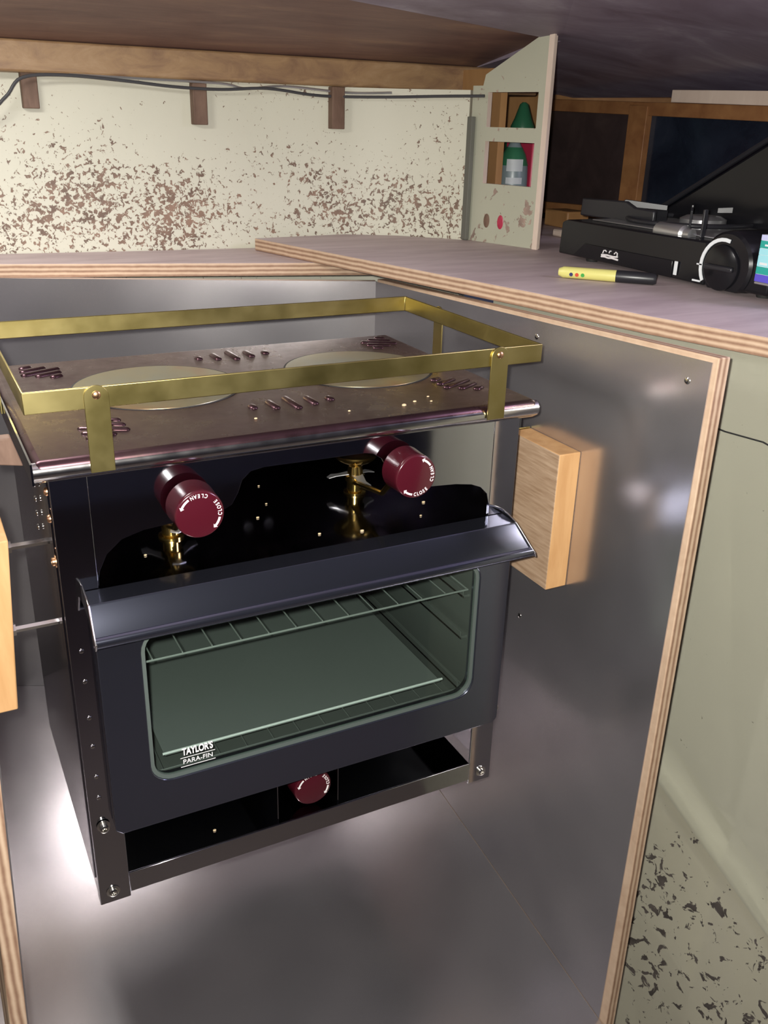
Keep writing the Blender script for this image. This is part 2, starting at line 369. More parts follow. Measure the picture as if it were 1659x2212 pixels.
# wooden mounting blocks
t = empty('right_mounting_block', (.2865, .045, -.212), 'oak block screwed to the right steel partition beside the cooker', 'wooden block')
bm = B(); box(bm, (.2725, 0, -.212), (.2998, .088, -.0575))
for f in bm.faces:
    f.normal_update(); f.material_index = 0 if abs(f.normal.x) > .5 else 1
link('block', bm, [OAKE, OAKS], t, .0012)
bx('pivot_plate', (.2625, .0882, -.205), (.2990, .0900, -.056), BRASS, t, .0004)
rivet('screw', (.2665, .0880, -.090), (0, -1, 0), .0022, BRASSP, t)
t = empty('left_mounting_block', (-.27, .045, -.207), 'orange-brown wooden block at the left frame edge with two steel bolts', 'wooden block')
bm = B(); prism(bm, [(-.2535, 0, -.055), (-.2645, 0, -.207), (lx(-.207)+.0003, 0, -.207), (lx(-.055)+.0003, 0, -.055)], (0, .088, 0)); link('block', bm, OAKS, t, .0012)
for z in (-.078, -.154):
    bm = B(); x = -.2535 + (z+.055)*.0724
    lathe(bm, (x+.0005, .04, z), (1, 0, 0), [(0, 0), (.007, 0), (.007, .001), (.0055, .0012), (.0055, .005), (.003, .0052), (.003, -.2198-x), (0, -.2198-x)], 6); link('bolt', bm, BOLT, t)

# ------------------------------------------------------------ COOKER
CK = empty('cooker', (0, .15, -.443), 'polished stainless paraffin cooker with glass oven door, maroon knobs and brass rail', 'cooker')
XO, XI, YB = .2191, .1905, .300
# cooktop
ct = B(); box(ct, (-.2305, -.0135, -.008), (.2305, .306, .0087))
cooktop = link('cooktop', ct, [COOK], CK, .0065, seg=5)
bm = B(); vs = [(.0, 0)]
# bright rolled front lip
bm = B()
pp = []
for i in range(9):
    a = math.radians(100 + 130*i/8); pp.append((-.0065 + .0078*math.cos(a), -.0002 + .0078*math.sin(a)))
pp += [(-.004, -.0105), (-.004, .002)]
prism(bm, [(-.2305, y, z) for y, z in pp], (.461, 0, 0)); link('front_lip', bm, LIP, cooktop, 0)
bm = B(); prism(bm, [(-.2318, y, z) for y, z in [(-.010, -.010), (-.010, .007), (.30, .007), (.30, -.010)]], (.0015, 0, 0)); link('side_lip', bm, CHROMED, cooktop, 0)
for cx, cy, r in ((-.091, .167, .081), (.121, .160, .079)):
    bm = B(); lathe(bm, (cx, cy, .0087), (0, 0, 1), [(0, .0007), (r-.0022, .0007), (r-.002, .0002)], 64); d = link('burner_plate', bm, DISC, cooktop)
    bm = B(); lathe(bm, (cx, cy, .0087), (0, 0, 1), [(r-.0019, .0000), (r-.0018, .0004), (r-.0002, .0004), (r-.0001, .0)], 64); link('burner_groove', bm, RUBBER, cooktop)
def louvre(bm, x, y, L, ang, w=.0042, h=.0026):
    c, s = math.cos(ang), math.sin(ang); n = 14; rings = []
    for k in range(4):
        q = k/4; sc = math.cos(q*PI/2); hh = h*math.sin(q*PI/2); ring = []
        for i in range(n):
            t = 2*PI*i/n; dx = math.cos(t)*w*sc; dy = math.sin(t)*w*sc + (L/2 - w if L/2 > w else 0)*(1 if math.sin(t) > 0 else -1)
            ring.append(bm.verts.new((x + dx*c - dy*s, y + dx*s + dy*c, .0084 + hh)))
        rings.append(ring)
    for a, b in zip(rings, rings[1:]):
        for i in range(n): bm.faces.new((a[i], a[(i+1) % n], b[(i+1) % n], b[i]))
    bm.faces.new(rings[-1])
def group_louvres(items):
    for it in items:
        bm = B(); louvre(bm, *it); link('louvre', bm, COOK, cooktop, ang=80)
LS = (.013, .027, .040, .027, .013)
group_louvres([(-.030+.019*i, .066 - .0*i, LS[i], 0) for i in range(5)])
group_louvres([(-.022+.019*i, .262, LS[i], 0) for i in range(5)])
for sx, sy, cx, cy in ((-1, 1, -.185, .262), (1, 1, .197, .262), (-1, -1, -.165, .052), (1, -1, .187, .068)):
    group_louvres([(cx + sx*(-.012+.006*i)*1.0, cy + sy*(-.022+.011*i), LS[i]*1.1, PI/2 - sx*sy*.45) for i in range(5)])
# brass fiddle rail
bm = B(); TH = .0018
def loop(o): return [(-.2319-o, -.0150-o), (.2268+o, -.0150-o), (.2268+o, .2539+o), (-.2319-o, .2539+o)]
lo, li = loop(0), loop(-TH)
vv = [[bm.verts.new((x, y, z)) for x, y in L] for L in (lo, li) for z in (.0466, .0635)]
for i in range(4):
    j = (i+1) % 4
    for a, b in ((0, 1), (3, 2), (1, 3), (2, 0)): bm.faces.new((vv[a][i], vv[a][j], vv[b][j], vv[b][i]))
rail = link('fiddle_rail', bm, BRASS, CK, .0007)
def post(x, y, nx, ny, w=.0092):
    """rounded-top strap whose face looks along (nx, ny), riveted to the outside of the rail"""
    tx, ty = -ny, nx; pts = []
    for i in range(13):
        a = PI*i/12; pts.append((math.cos(a)*w, .0555 + math.sin(a)*w))
    pts = [(w, -.0035)] + pts + [(-w, -.0035)]
    bm = B(); prism(bm, [(x+tx*u, y+ty*u, z) for u, z in pts], (nx*.0016, ny*.0016, 0))
    p = link('rail_post', bm, BRASS, rail, .0003)
    rivet('rivet', (x+nx*.0016, y+ny*.0016, .0572), (nx, ny, 0), .0032, COPPER, rail, .0016)
post(-.1800, -.0151, 0, -1); post(.1790, -.0151, 0, -1)
post(.2269, .178, 1, 0); post(-.2320, .178, -1, 0)
# side panels, back, posts
for s in (-1, 1):
    bx('side_panel', (s*XO, .012, -.435), (s*(XO-.0015), YB, -.006), CHROME, CK, 0)
    p = bx('corner_post', (s*XI if s > 0 else -XO, 0, -.443), (XO if s > 0 else s*XI, .0018, -.006), CHROME, CK, .0003)
    bx('post_flange', (s*XO, .0018, -.443), (s*(XO-.0015), .0125, -.006), CHROME, CK, 0)
    bm = B(); prism(bm, [(s*(XO-.0003), y, z) for y, z in [(.013, -.42), (.030, -.42), (.030, -.01), (.013, -.01)]], (s*.0014, 0, 0)); link('side_seam_strip', bm, CHROMED, CK, .0004)
    bolt('foot_bolt', (s*.2065, -.0001, -.430), (0, -1, 0), .0042, BOLT, CK, .0035)
bx('back_panel', (-XO, YB-.0015, -.43), (XO, YB, -.006), CHROMED, CK, 0)
for z in (-.165, -.195, -.232, -.262, -.295, -.318): rivet('panel_screw', (-.2095 , -.0001, z), (0, -1, 0), .0021, BOLT, CK, .0013)
for i, z in enumerate((-.03, -.045, -.06, -.075, -.09)): rivet('panel_screw', (-XO-.0015, .085 + .004*i, z), (-1, 0, 0), .0028, BOLT, CK, .002)
rivet('panel_screw', (-XO-.001, .007, -.022), (-1, 0, 0), .0035, COPPER, CK, .003)
rivet('panel_screw', (-XO-.001, .007, -.045), (-1, 0, 0), .0035, COPPER, CK, .003)
bolt('panel_screw', (-XO-.001, .006, -.082), (-1, 0, 0), .0035, COPPER, CK, .003)
bx('rubber_stop', (.2205, .010, -.026), (.2290, .030, -.0082), RUBBER, CK, .001)
bm = B(); prism(bm, [(-.2355, -.002, .004), (-.2415, -.002, .027), (-.256, -.002, .027), (-.258, -.002, .008)], (0, .012, 0)); link('pivot_bracket', bm, BATTEN, CK, .001)
# fascia with shaped cut-out
fpts = [(-XI, -.0075), (XI, -.0075), (XI, -.100), (.187, -.086), (.179, -.078), (.168, -.0735), (.150, -.0705), (.1, -.067), (.086, -.064), (.079, -.056), (.075, -.044), (.069, -.033), (.060, -.027), (.052, -.0255),
        (-.044, -.025), (-.056, -.027), (-.064, -.034), (-.068, -.045), (-.074, -.055), (-.084, -.0595), (-.15, -.065), (-.168, -.070), (-.181, -.081), (-.1875, -.094), (-XI, -.105)]
bm = B(); prism(bm, [(x, .0004, z) for x, z in fpts], (0, .0014, 0)); fas = link('control_fascia', bm, CHROME, CK, .0003)
bx('fascia_lip', (-XI-.001, -.0042, -.0082), (XI, .0015, -.0066), LIP, fas, .0003)
# burner chamber
bm = B()
box(bm, (-XI, .002, -.1135), (XI, .24, -.112)); link('chamber_floor', bm, CHROMED, CK, smooth=False)
bx('chamber_back', (-XI, .238, -.112), (XI, .2395, -.008), CHROMED, CK, 0)
for s in (-1, 1): bx('chamber_side', (s*XI, .002, -.112), (s*(XI-.0012), .238, -.009), CHROMED, CK, 0)
for bxx, byy in ((-.108, .082), (.0975, .115)):
    bm = B(); lathe(bm, (bxx, byy, -.1118), (0, 0, 1), [(.012, 0), (.012, .002), (.0085, .003), (.0085, .013), (.0105, .014), (.0105, .019), (.0085, .020), (.0075, .030), (.010, .0335), (.017, .036), (.0215, .0395), (.0225, .042), (.0215, .0435), (.014, .042), (0, .041)], 32)
    br = link('burner', bm, BRASSP, CK)
    bm = B()
    for k in range(3):
        a = 2*PI*k/3 + .5
        M = Matrix.Translation((bxx, byy, -.0895)) @ Matrix.Rotation(a, 4, 'Z') @ Matrix.Rotation(.25, 4, 'Y')
        pts = [M @ Vector(p) for p in [(.006, -.006, 0), (.020, -.004, 0), (.0275, -.0065, 0), (.031, 0, 0), (.0275, .0065, 0), (.020, .004, 0), (.006, .006, 0)]]
        prism(bm, pts, (0, 0, .001))
    link('heat_spreader', bm, SILVER, br, .0003)
    bm = B(); tube(bm, [(bxx-.004, byy-.006, -.098), (bxx-.006, .04, -.085), (bxx-.008, .004, -.050)], .003, 10); link('control_spindle', bm, BRASSP, br)
rivet('chamber_stud', (.02, .2379, -.035), (0, -1, 0), .006, SILVER, CK, .002); rivet('chamber_stud', (.045, .2379, -.035), (0, -1, 0), .006, SILVER, CK, .002)
# knobs
def knob(cx, cz_, yf, yb, rotdeg, parent, stem_to):
    bm = B(); L = yb - yf
    prof = [(0, -.0000), (.0186, 0), (.0195, .0003), (.0202, .0012), (.0204, .004), (.0206, L*.55), (.0209, L*.8), (.0212, L), (0, L)]
    lathe(bm, (cx, yf, cz_), (0, 1, 0), prof, 64); k = link('control_knob', bm, KNOB, parent)
    bm = B(); lathe(bm, (cx, yb, cz_), (0, 1, 0), [(.006, 0), (.006, stem_to-yb)], 16); link('spindle', bm, BRASSP, k)
    mes = []; R = .0166
    def put(ch, deg, size=.0046):
        a = math.radians(deg); x = cx + R*math.cos(a); z = cz_ + R*math.sin(a)
        # letter tops face the centre of the dial
        M = Matrix.Translation((x, yf-.0001, z)) @ Matrix.Rotation(-(a + PI/2), 4, 'Y') @ Matrix.Rotation(PI/2, 4, 'X')
        mes.append(text_mesh(ch, size, M, WHITE, 'print', None, .00012, .8, .00009))
    for i, ch in enumerate('CLEAN'): put(ch, 70 + rotdeg + 10.5*i)
    for i, ch in enumerate('CLOSE'): put(ch, -5 + rotdeg + 10.5*i)
    bm = B()
    def arc(a0, a1):
        seg = 10; pts = []
        for r in (R+.0009, R-.0009):
            rng = range(seg+1) if r > R else range(seg, -1, -1)
            for i in rng:
                a = math.radians(a0 + (a1-a0)*i/seg); pts.append((cx + r*math.cos(a), yf-.0002, cz_ + r*math.sin(a)))
        prism(bm, pts, (0, .00025, 0))
        tips = []
        for da, r in ((0, R+.0022), (8 if a1 > a0 else -8, R), (0, R-.0022)):
            a = math.radians(a1 + da + rotdeg*0); tips.append((cx + r*math.cos(a), yf-.0002, cz_ + r*math.sin(a)))
        prism(bm, tips, (0, .00025, 0))
    arc(122 + rotdeg, 152 + rotdeg); arc(-15 + rotdeg, -42 + rotdeg)
    me = bpy.data.meshes.new('arcs'); bm.to_mesh(me); bm.free(); mes.append(me)
    join_meshes('dial_print', mes, WHITE, k)
knob(-.1115, -.0445, -.034, -.008, 0, CK, .0005)
knob(.0865, -.0415, -.034, -.008, -88, CK, .0005)
knob(.0015, -.3850, .004, .024, 8, CK, .2)
# oven door
DX0, DX1, DZ0, DZ1, DY = -.2000, .2105, -.3525, -.113, -.0165
hole = rrect(-.164, .1755, -.308, -.150, .020)
def outer_for(inner, x0, x1, z0, z1):
    cx, cz2 = (x0+x1)/2, (z0+z1)/2; out = []; hx, hz = (x1-x0)/2, (z1-z0)/2
    ic = ((-.164+.1755)/2, (-.308-.150)/2); ihx, ihz = .16975, .079
    for x, z in inner:
        u, v = (x-ic[0])/ihx, (z-ic[1])/ihz; m = max(abs(u), abs(v)); out.append((cx + hx*u/m, cz2 + hz*v/m))
    return out
bm = B(); ringplate(bm, outer_for(hole, DX0, DX1, DZ0, DZ1), hole, DY, -.0012)
door = link('oven_door', bm, BLUED, CK, .0008)
hin = rrect(-.1605, .172, -.3045, -.1535, .017); bm = B(); ringplate(bm, hole, hin, DY+.0022, DY+.006); link('window_gasket', bm, GASKET, door)
bm = B(); prism(bm, [(x, DY+.0034, z) for x, z in rrect(-.1635, .175, -.3075, -.1505, .0195)], (0, .0016, 0)); glass = link('window_glass', bm, GLASS, door, smooth=False)
Mt = Matrix.Translation((-.1205, DY+.0031, -.2895)) @ Matrix.Rotation(PI/2, 4, 'X')
mes = [text_mesh("TAYLOR'S", .0105, Mt @ Matrix.Translation((0, .0055, 0)), WHITE, 'brand', None, .0001, .62, .00035), text_mesh("PARA-FIN", .0068, Mt @ Matrix.Translation((0, -.0052, 0)), WHITE, 'brand', None, .0001, .98, .00005)]
bm = B()
for z in (-.2901, -.2998): box(bm, (-.1368, DY+.0031, z-.0003), (-.1042, DY+.0033, z+.0003))
me = bpy.data.meshes.new('l'); bm.to_mesh(me); bm.free(); mes.append(me)
join_meshes('glass_lettering', mes, WHITE, door)
# handle: shelf, sloping face and rolled edge
hp = [(-.0012, -.1100), (-.0245, -.1105), (-.0258, -.1120), (-.0368, -.1345)]
for i in range(12):
    a = math.radians(115 + 250*i/11*1.0); hp.append((-.0362 + .0056*math.cos(a), -.1392 + .0056*math.sin(a)))
hp += [(-.0340, -.1345), (-.0238, -.1135), (-.0012, -.1125)]
bm = B(); prism(bm, [(-.2030, y, z) for y, z in hp], (.4090, 0, 0))
for v_ in bm.verts:
    if v_.co.x > 0: v_.co.x += max(0, -.11 - v_.co.z)*.5
handle = link('door_handle', bm, BLUED, door, 0, ang=28)
for x, k_ in ((-.2042, 0), (.2054, .5)):
    bm = B(); prism(bm, [(x, y, z) for y, z in [(-.0005, -.1045), (-.012, -.1060), (-.0262, -.1098), (-.0385, -.1335), (-.0425, -.1385), (-.040, -.1450), (-.034, -.1450), (-.022, -.125), (-.0005, -.122)]], (.0018, 0, 0))
    for v_ in bm.verts: v_.co.x += max(0, -.11 - v_.co.z)*k_
    link('handle_end', bm, LIP, handle, .0006)
for x, z in ((-.2085, -.350), (.2155, -.343)):
    bolt('hinge_bolt', (x, -.001, z), (0, -1, 0), .0040, BOLT, door, .006)
# oven cavity
cav = bx('oven_cavity', (-.182, .292, -.345), (.190, .294, -.118), OVEN, CK, 0)
bx('cavity_floor', (-.182, .002, -.347), (.190, .292, -.345), OVEN, cav, 0)
bx('cavity_roof', (-.182, .002, -.118), (.190, .292, -.116), OVEN, cav, 0)
for x in (-.182, .190):
    bx('cavity_wall', (x, .002, -.345), (x + (.0015 if x < 0 else -.0015), .292, -.118), OVEN, cav, 0)
    for z in (-.205, -.255, -.318):
        s = 1 if x < 0 else -1; bm = B(); box(bm, (x, .02, z-.006), (x+s*.010, .285, z-.003)); box(bm, (x+s*.0085, .02, z-.006), (x+s*.010, .285, z+.003)); link('rack_runner', bm, OVEN, cav, .0003)
bm = B(); RZ = -.2005
tube(bm, [(-.176, .018, RZ), (.184, .018, RZ), (.184, .275, RZ), (-.176, .275, RZ)], .0011, 8, close=True)
for i in range(1, 13):
    x = -.176 + .36*i/13; tube(bm, [(x, .018, RZ+.0018), (x, .275, RZ+.0018)], .0007, 6)
for y in (.10, .19): tube(bm, [(-.176, y, RZ), (.184, y, RZ)], .0011, 6)
link('wire_rack', bm, WIRE, CK)
bm = B(); RZ = -.3175
tube(bm, [(-.176, .012, RZ), (.184, .012, RZ), (.184, .275, RZ), (-.176, .275, RZ)], .0013, 8, close=True)
for i in range(1, 13):
    x = -.176 + .36*i/13; tube(bm, [(x, .012, RZ+.0018), (x, .275, RZ+.0018)], .0007, 6)
link('wire_rack', bm, OVEN, CK)
bm = B(); box(bm, (-.142, .030, -.3145), (.163, .272, -.3132)); box(bm, (-.142, .028, -.3145), (.163, .030, -.3105))
tr = tag(link('baking_sheet', bm, TRAYM, None, .0004), 'flat grey baking sheet lying on the lower rack inside the oven', 'baking sheet')
bm = B(); tube(bm, [(-.144, .0275, -.3112), (.165, .0275, -.3112)], .0013, 8); link('rolled_edge', bm, simple('edge_highlight', (.80, .82, .80), .4, .2), tr)  # front edge coloured near white to paint in the flash highlight
# bottom compartment under the door
bt = bx('base_tray', (-XI, .002, -.4165), (XI, .24, -.415), CHROMED, CK, 0)
bx('tray_back', (-XI, .238, -.415), (XI, .2395, -.350), CHROMED, bt, 0)
bx('tray_lip', (-XI, -.0005, -.4375), (XI, .0012, -.4145), CHROME, bt, .0004)
for x in (-.038, .029): bx('tray_divider', (x, .004, -.4149), (x+.001, .14, -.3475), CHROMED, bt, 0)
bm = B()
for x, y, z in ((.02, .03, -.112), (-.14, .05, -.112), (.06, .02, -.112), (.13, .03, -.112), (.15, .06, -.112), (-.02, .09, -.112), (.0, .12, -.112), (-.055, .10, -.112), (.01, .17, -.112), (-.1, .02, -.415), (.045, .02, .0087), (.13, .02, .0087), (.115, .025, .0087), (.10, .018, .0087), (.135, .035, .0087), (-.04, .03, .0087)):
    bmesh.ops.create_icosphere(bm, subdivisions=1, radius=random.uniform(.0011, .0022), matrix=Matrix.Translation((x, y, z+.0008)) @ Matrix.Diagonal((1.2, .9, .7, 1)))
tag(link('crumbs', bm, CRUMB), 'tiny pale crumbs scattered over the cooker top and burner tray', 'crumbs', None, 'stuff')

# ------------------------------------------------------------ COUNTERS
def board(name, pts, z0, z1, label, cat):
    t = empty(name, (sum(p[0] for p in pts)/len(pts), sum(p[1] for p in pts)/len(pts), z0), label, cat)
    bm = B(); prism(bm, [(x, y, z0) for x, y in pts], (0, 0, z1-z0))
    for f in bm.faces:
        f.normal_update(); f.material_index = 0 if abs(f.normal.z) > .5 else 1
    link('board', bm, [PLYTOP, PLYZ], t, .0008); return t
board('back_counter', [(-1.2, .80), (-1.2, .93-.0), (-.60, .7685), (-.174, .6555), (.27, .541), (.42, .50), (.42, .69), (.363, .7195), (.212, .7305), (.05, .7395), (-.163, .7575), (-.6, .7825)][2:] , .0437, .0618, 'long narrow plywood counter strip along the green back wall above the recess', 'counter')
board('right_counter', [(.201, .699), (.323, .158), (.356, -.01), (.39, -.129), (.46, -.41), (.95, -.41), (.95, .93), (.585, .93), (.585, .56), (.553, .555), (.529, .588), (.498, .622), (.44, .680), (.363, .7185)], .0622, .0802, 'large plywood worktop on the right carrying the black camping stove', 'counter')

# bulkhead panel with two cut-outs
b0 = Vector((.5165, .624, 0)); 
bp0 = Vector((.5275, .584, .0803)); bp1 = Vector((.5605, .466, .0803)); bd = (bp1-bp0).normalized(); L = (bp1-bp0).length
bnv = Vector((bd.y, -bd.x, 0)); 
if bnv.x < 0: bnv = -bnv
t = empty('bulkhead_panel', (.544, .525, .0803), 'cream painted upright panel with two rectangular cut-outs and two round holes', 'partition')
def bpt(u, z): p = bp0 + bd*u; return Vector((p.x, p.y, z))
u = L
# built from a grid of quads around the openings
cut = [(.006, .112, .1665, .2300), (.004, .113, .2490, .2985)]
us = [-.003, .012, .104, u]; 
def gridplate(bm, us, zs, holes, top):
    vf = {}
    def v(i, j, k):
        if (i, j, k) not in vf:
            z = top(us[i]) if j == len(zs)-1 else zs[j]; vf[i, j, k] = bm.verts.new(bpt(us[i], z) + bnv*(.009*k))
        return vf[i, j, k]
    solid = {(i, j) for i in range(len(us)-1) for j in range(len(zs)-1)} - set(holes)
    for i, j in solid:
        for k in (0, 1):
            q = [v(i, j, k), v(i+1, j, k), v(i+1, j+1, k), v(i, j+1, k)]; bm.faces.new(q if k else q[::-1])
        for di, dj, e in ((-1, 0, ((0, 0), (0, 1))), (1, 0, ((1, 0), (1, 1))), (0, -1, ((0, 0), (1, 0))), (0, 1, ((0, 1), (1, 1)))):
            if (i+di, j+dj) not in solid:
                (a, b), (c, d) = e; f = bm.faces.new((v(i+a, j+b, 0), v(i+c, j+d, 0), v(i+c, j+d, 1), v(i+a, j+b, 1))); f.material_index = 1
bm = B(); gridplate(bm, [-.020, .000, .004, .011, .106, u], [.0803, .1675, .2280, .2480, .2960, .40], [(3, 1), (3, 3)], lambda s: .305 if s < .002 else .318 + max(0, s-.0)*.49)
link('board', bm, [BULK, RAW], t, 0, smooth=False)
bm = B(); prism(bm, [bpt(u, .0803), bpt(u+.001, .0803), bpt(u+.001, .378), bpt(u, .378)], bnv*.0105); link('edge_strip', bm, RAW, t, 0)
bm = B(); prism(bm, [bpt(u-.002, .0803), bpt(u-.002, .0803)-bnv*.004, bpt(u-.002, .379)-bnv*.004, bpt(u-.002, .379)], bd*.009); link('edge_batten', bm, RAW, t, 0)
for uu, c in ((.024, DARKIN), (.052, REDB)):
    bm = B(); P = bpt(uu, .113) - bnv*.0002; lathe(bm, P, -bnv, [(0, .0006), (.0055, .0006), (.0062, 0)], 20); 
    for vtx in bm.verts: vtx.co.z = .113 + (vtx.co.z-.113)*1.7
    link('round_hole', bm, BATTEN if c is DARKIN else REDB, t)

# battens on the wall and cable
for (x, y, z0, z1, lb) in ((-.100, .7535, .255, .305, 'leftmost of the three short wooden battens below the deck beam'), (.131, .7365, .240, .2985, 'middle of the three short wooden battens, above the densest flaking paint'), (.344, .7205, .239, .2985, 'right one of the three short wooden battens, nearest the cut-out panel')):
    bm = B(); box(bm, (x-.0105, y-.017, z0), (x+.0105, y, z1)); o = link('wall_batten', bm, BATTEN, None, .0012)
    tag(o, lb, 'batten', 'short battens under the deck beam')
def cat(pts, n=6):
    out = []; P = [Vector(p) for p in pts]; P = [P[0]] + P + [P[-1]]
    for i in range(1, len(P)-2):
        for k in range(n):
            t_ = k/n; a, b, c, d = P[i-1:i+3]
            out.append(.5*((2*b) + (-a+c)*t_ + (2*a-5*b+4*c-d)*t_*t_ + (-a+3*b-3*c+d)*t_**3))
    return out + [P[-2]]
yw = .712
bm = B(); tube(bm, cat([(-.30, yw+.01, .20), (-.17, yw, .245), (-.135, yw, .268), (-.112, yw, .292), (-.06, yw, .2975), (.02, yw, .294), (.09, yw, .289), (.16, yw, .288), (.23, yw-.002, .292), (.30, yw-.002, .286), (.35, yw-.006, .285), (.42, .668, .2865), (.475, .620, .2890), (.522, .570, .2905)]), .0021, 8)
tag(link('electric_cable', bm, CABLE), 'thin dark cable sagging along the deck beam over the back wall', 'cable')
bm = B(); tube(bm, cat([(-.05, yw+.003, .2985), (.05, yw+.003, .2975), (.16, yw+.002, .296), (.20, yw+.002, .2905), (.26, yw+.002, .296), (.36, yw-.002, .291), (.42, .674, .2925)]), .0018, 8)
tag(link('electric_cable', bm, SILVER), 'pale thin wire running just above the dark cable below the beam', 'cable')

tag(bx('trim_3', (.5145, .590, .0815), (.5215, .6035, .262), simple('old_caulk', (.13, .13, .11), .8), None, .001), kind='structure')
# wood backing and locker front beyond the bulkhead
tag(bx('wall_locker', (.585, .925, .0), (1.3, .945, .34), ORANGE, None, 0), kind='structure')
tag(bx('wall_locker_side', (.571, .60, .081), (.583, .925, .332), ORANGE, None, 0), kind='structure')
LK = empty('locker_front', (.89, .35, .081), 'varnished wooden locker frame with two dark panes behind the camping stove', 'locker')
def rail_(name, y0, y1, z00, z01, z10, z11, mat=TEAK, x0=.88, x1=.90):
    bm = B(); prism(bm, [(x0, y0, z00), (x0, y1, z10), (x0, y1, z11), (x0, y0, z01)], (x1-x0, 0, 0)); return link(name, bm, mat, LK, .001)
rail_('top_rail', .923, -.4, .281, .302, .246, .268)
rail_('bottom_rail', .923, -.4, .090, .112, .128, .146)
rail_('mullion', .658, .612, .100, .290, .101, .288, TEAK, .877, .898)
rail_('lower_panel', .923, -.4, .0812, .089, .0812, .127, DARKPANEL, .886, .90)
rail_('dark_panel', .923, .655, .105, .290, .105, .288, DARKPANEL, .889, .893)
rail_('dark_window', .612, -.4, .105, .288, .125, .255, NAVYPANEL, .889, .893)
rail_('pale_batten', .555, .30, .293, .312, .286, .306, RAW, .874, .886)
# odds and ends by the locker
def rbox(name, a, b, mat, label, cat_, rot=0):
    bm = B(); box(bm, a, b); o = link(name, bm, mat, None, .003)
    return tag(o, label, cat_)
rbox('wooden_offcut', (.80, .70, .0805), (.85, .77, .110), ORANGE, 'small orange wood block on the worktop behind the camping stove, left end', 'wood block')
rbox('white_packet', (.70, .555, .0805), (.75, .610, .0925), RAW, 'small pale packet on the worktop beside the cream panel edge', 'packet')

# bottles and packet behind the cut-outs
def bottle(name, x, y, prof, mats, label, cat_):
    t = empty(name, (x, y, .0803), label, cat_)
    return t
t = empty('dish_soap_bottle', (.694, .712, .0803), 'tall bottle with conical dark green cap seen through the upper cut-out', 'bottle')
bm = B(); lathe(bm, (.694, .712, .0803), (0, 0, 1), [(0, 0), (.026, 0), (.028, .003), (.028, .145), (.022, .160), (.019, .164)], 28); link('bottle_body', bm, GREENB, t)
bm = B(); lathe(bm, (.694, .712, .0803), (0, 0, 1), [(.020, .162), (.0205, .170), (.015, .182), (.007, .205), (.003, .208), (0, .208)], 24); link('cap', bm, GREENB, t)
t = empty('spray_bottle', (.612, .612, .0803), 'grey and green bottle with a white label in the lower cut-out', 'bottle')
bm = B(); lathe(bm, (.612, .612, .0803), (0, 0, 1), [(0, 0), (.022, 0), (.024, .003), (.024, .092), (.023, .110), (.018, .128), (.008, .146), (0, .145)], 28); link('bottle_body', bm, GREYB, t)
bm = B(); lathe(bm, (.612, .612, .0803), (0, 0, 1), [(.0236, .112), (.0185, .1288), (.0125, .139)], 28); link('green_band', bm, GREENB, t)
bm = B()
a0 = math.atan2(CAM.y-.612, CAM.x-.612)
pts = [(.612 + .0247*math.cos(a0+.1 + d), .612 + .0247*math.sin(a0+.1 + d)) for d in [(-.55 + 1.1*i/8) for i in range(9)]]
for z0, z1 in ((.165, .1745), (.184, .202)):
    vs = [[bm.verts.new((x, y, z)) for x, y in pts] for z in (z0, z1)]
    for i in range(8): bm.faces.new((vs[0][i], vs[0][i+1], vs[1][i+1], vs[1][i]))
bmesh.ops.solidify(bm, geom=bm.faces[:], thickness=.0004)
link('white_label', bm, LAB['white'], t)
bm = B(); P0 = Vector((.635, .548, .0803))
prism(bm, [(.643, .612, .0803), (.643, .665, .0803), (.643, .678, .16), (.643, .684, .234), (.643, .606, .240), (.643, .606, .16)], (.012, 0, 0))
tag(link('red_packet', bm, REDB, None, .003), 'crimson packet behind the grey bottle in the lower cut-out', 'packet')

# ------------------------------------------------------------ PORTABLE GAS STOVE
GS = empty('portable_gas_stove', (.66, .19, .0803), 'black portable camping gas stove with large round dial on the right worktop', 'camping stove')
FX = .535
bm = B(); prism(bm, [(FX, .374, .0875), (FX, .372, .1295), (FX+.004, .366, .1330), (FX+.004, .105, .1330), (FX, .098, .118), (FX, .098, .0845), (FX, .20, .0865)][::1], (.245, 0, 0))
bod = link('body', bm, BLACK, GS, .0022, seg=3)
bm = B(); prism(bm, [(FX-.0015, .340, .0895), (FX-.0015, .318, .1065), (FX-.0015, .150, .1060), (FX-.0015, .150, .0860)], (.002, 0, 0)); fp = link('front_panel', bm, BLACK, bod, .0006)
bx('lever_slot', (FX-.0025, .1405, .0900), (FX-.001, .1455, .1060), LAB['white'], bod, .0004)
bm = B()
mk = lambda pts, r: tube(bm, [(FX-.0022, y, z) for y, z in pts], r, 6)
mk([(.279, .0945), (.272, .0950), (.265, .0942), (.258, .0948), (.2465, .0940)], .0013); mk([(.279, .0968), (.268, .0975), (.256, .0968), (.2475, .0975)], .0012)
mk([(.277, .099), (.2755, .1025), (.272, .1030), (.270, .1015)], .0008); mk([(.2645, .1005), (.2635, .1030), (.261, .1033)], .0008); mk([(.2545, .1005), (.2515, .1032), (.2485, .1020), (.2485, .0985)], .0008)
link('maker_emblem', bm, WHITE, fp)
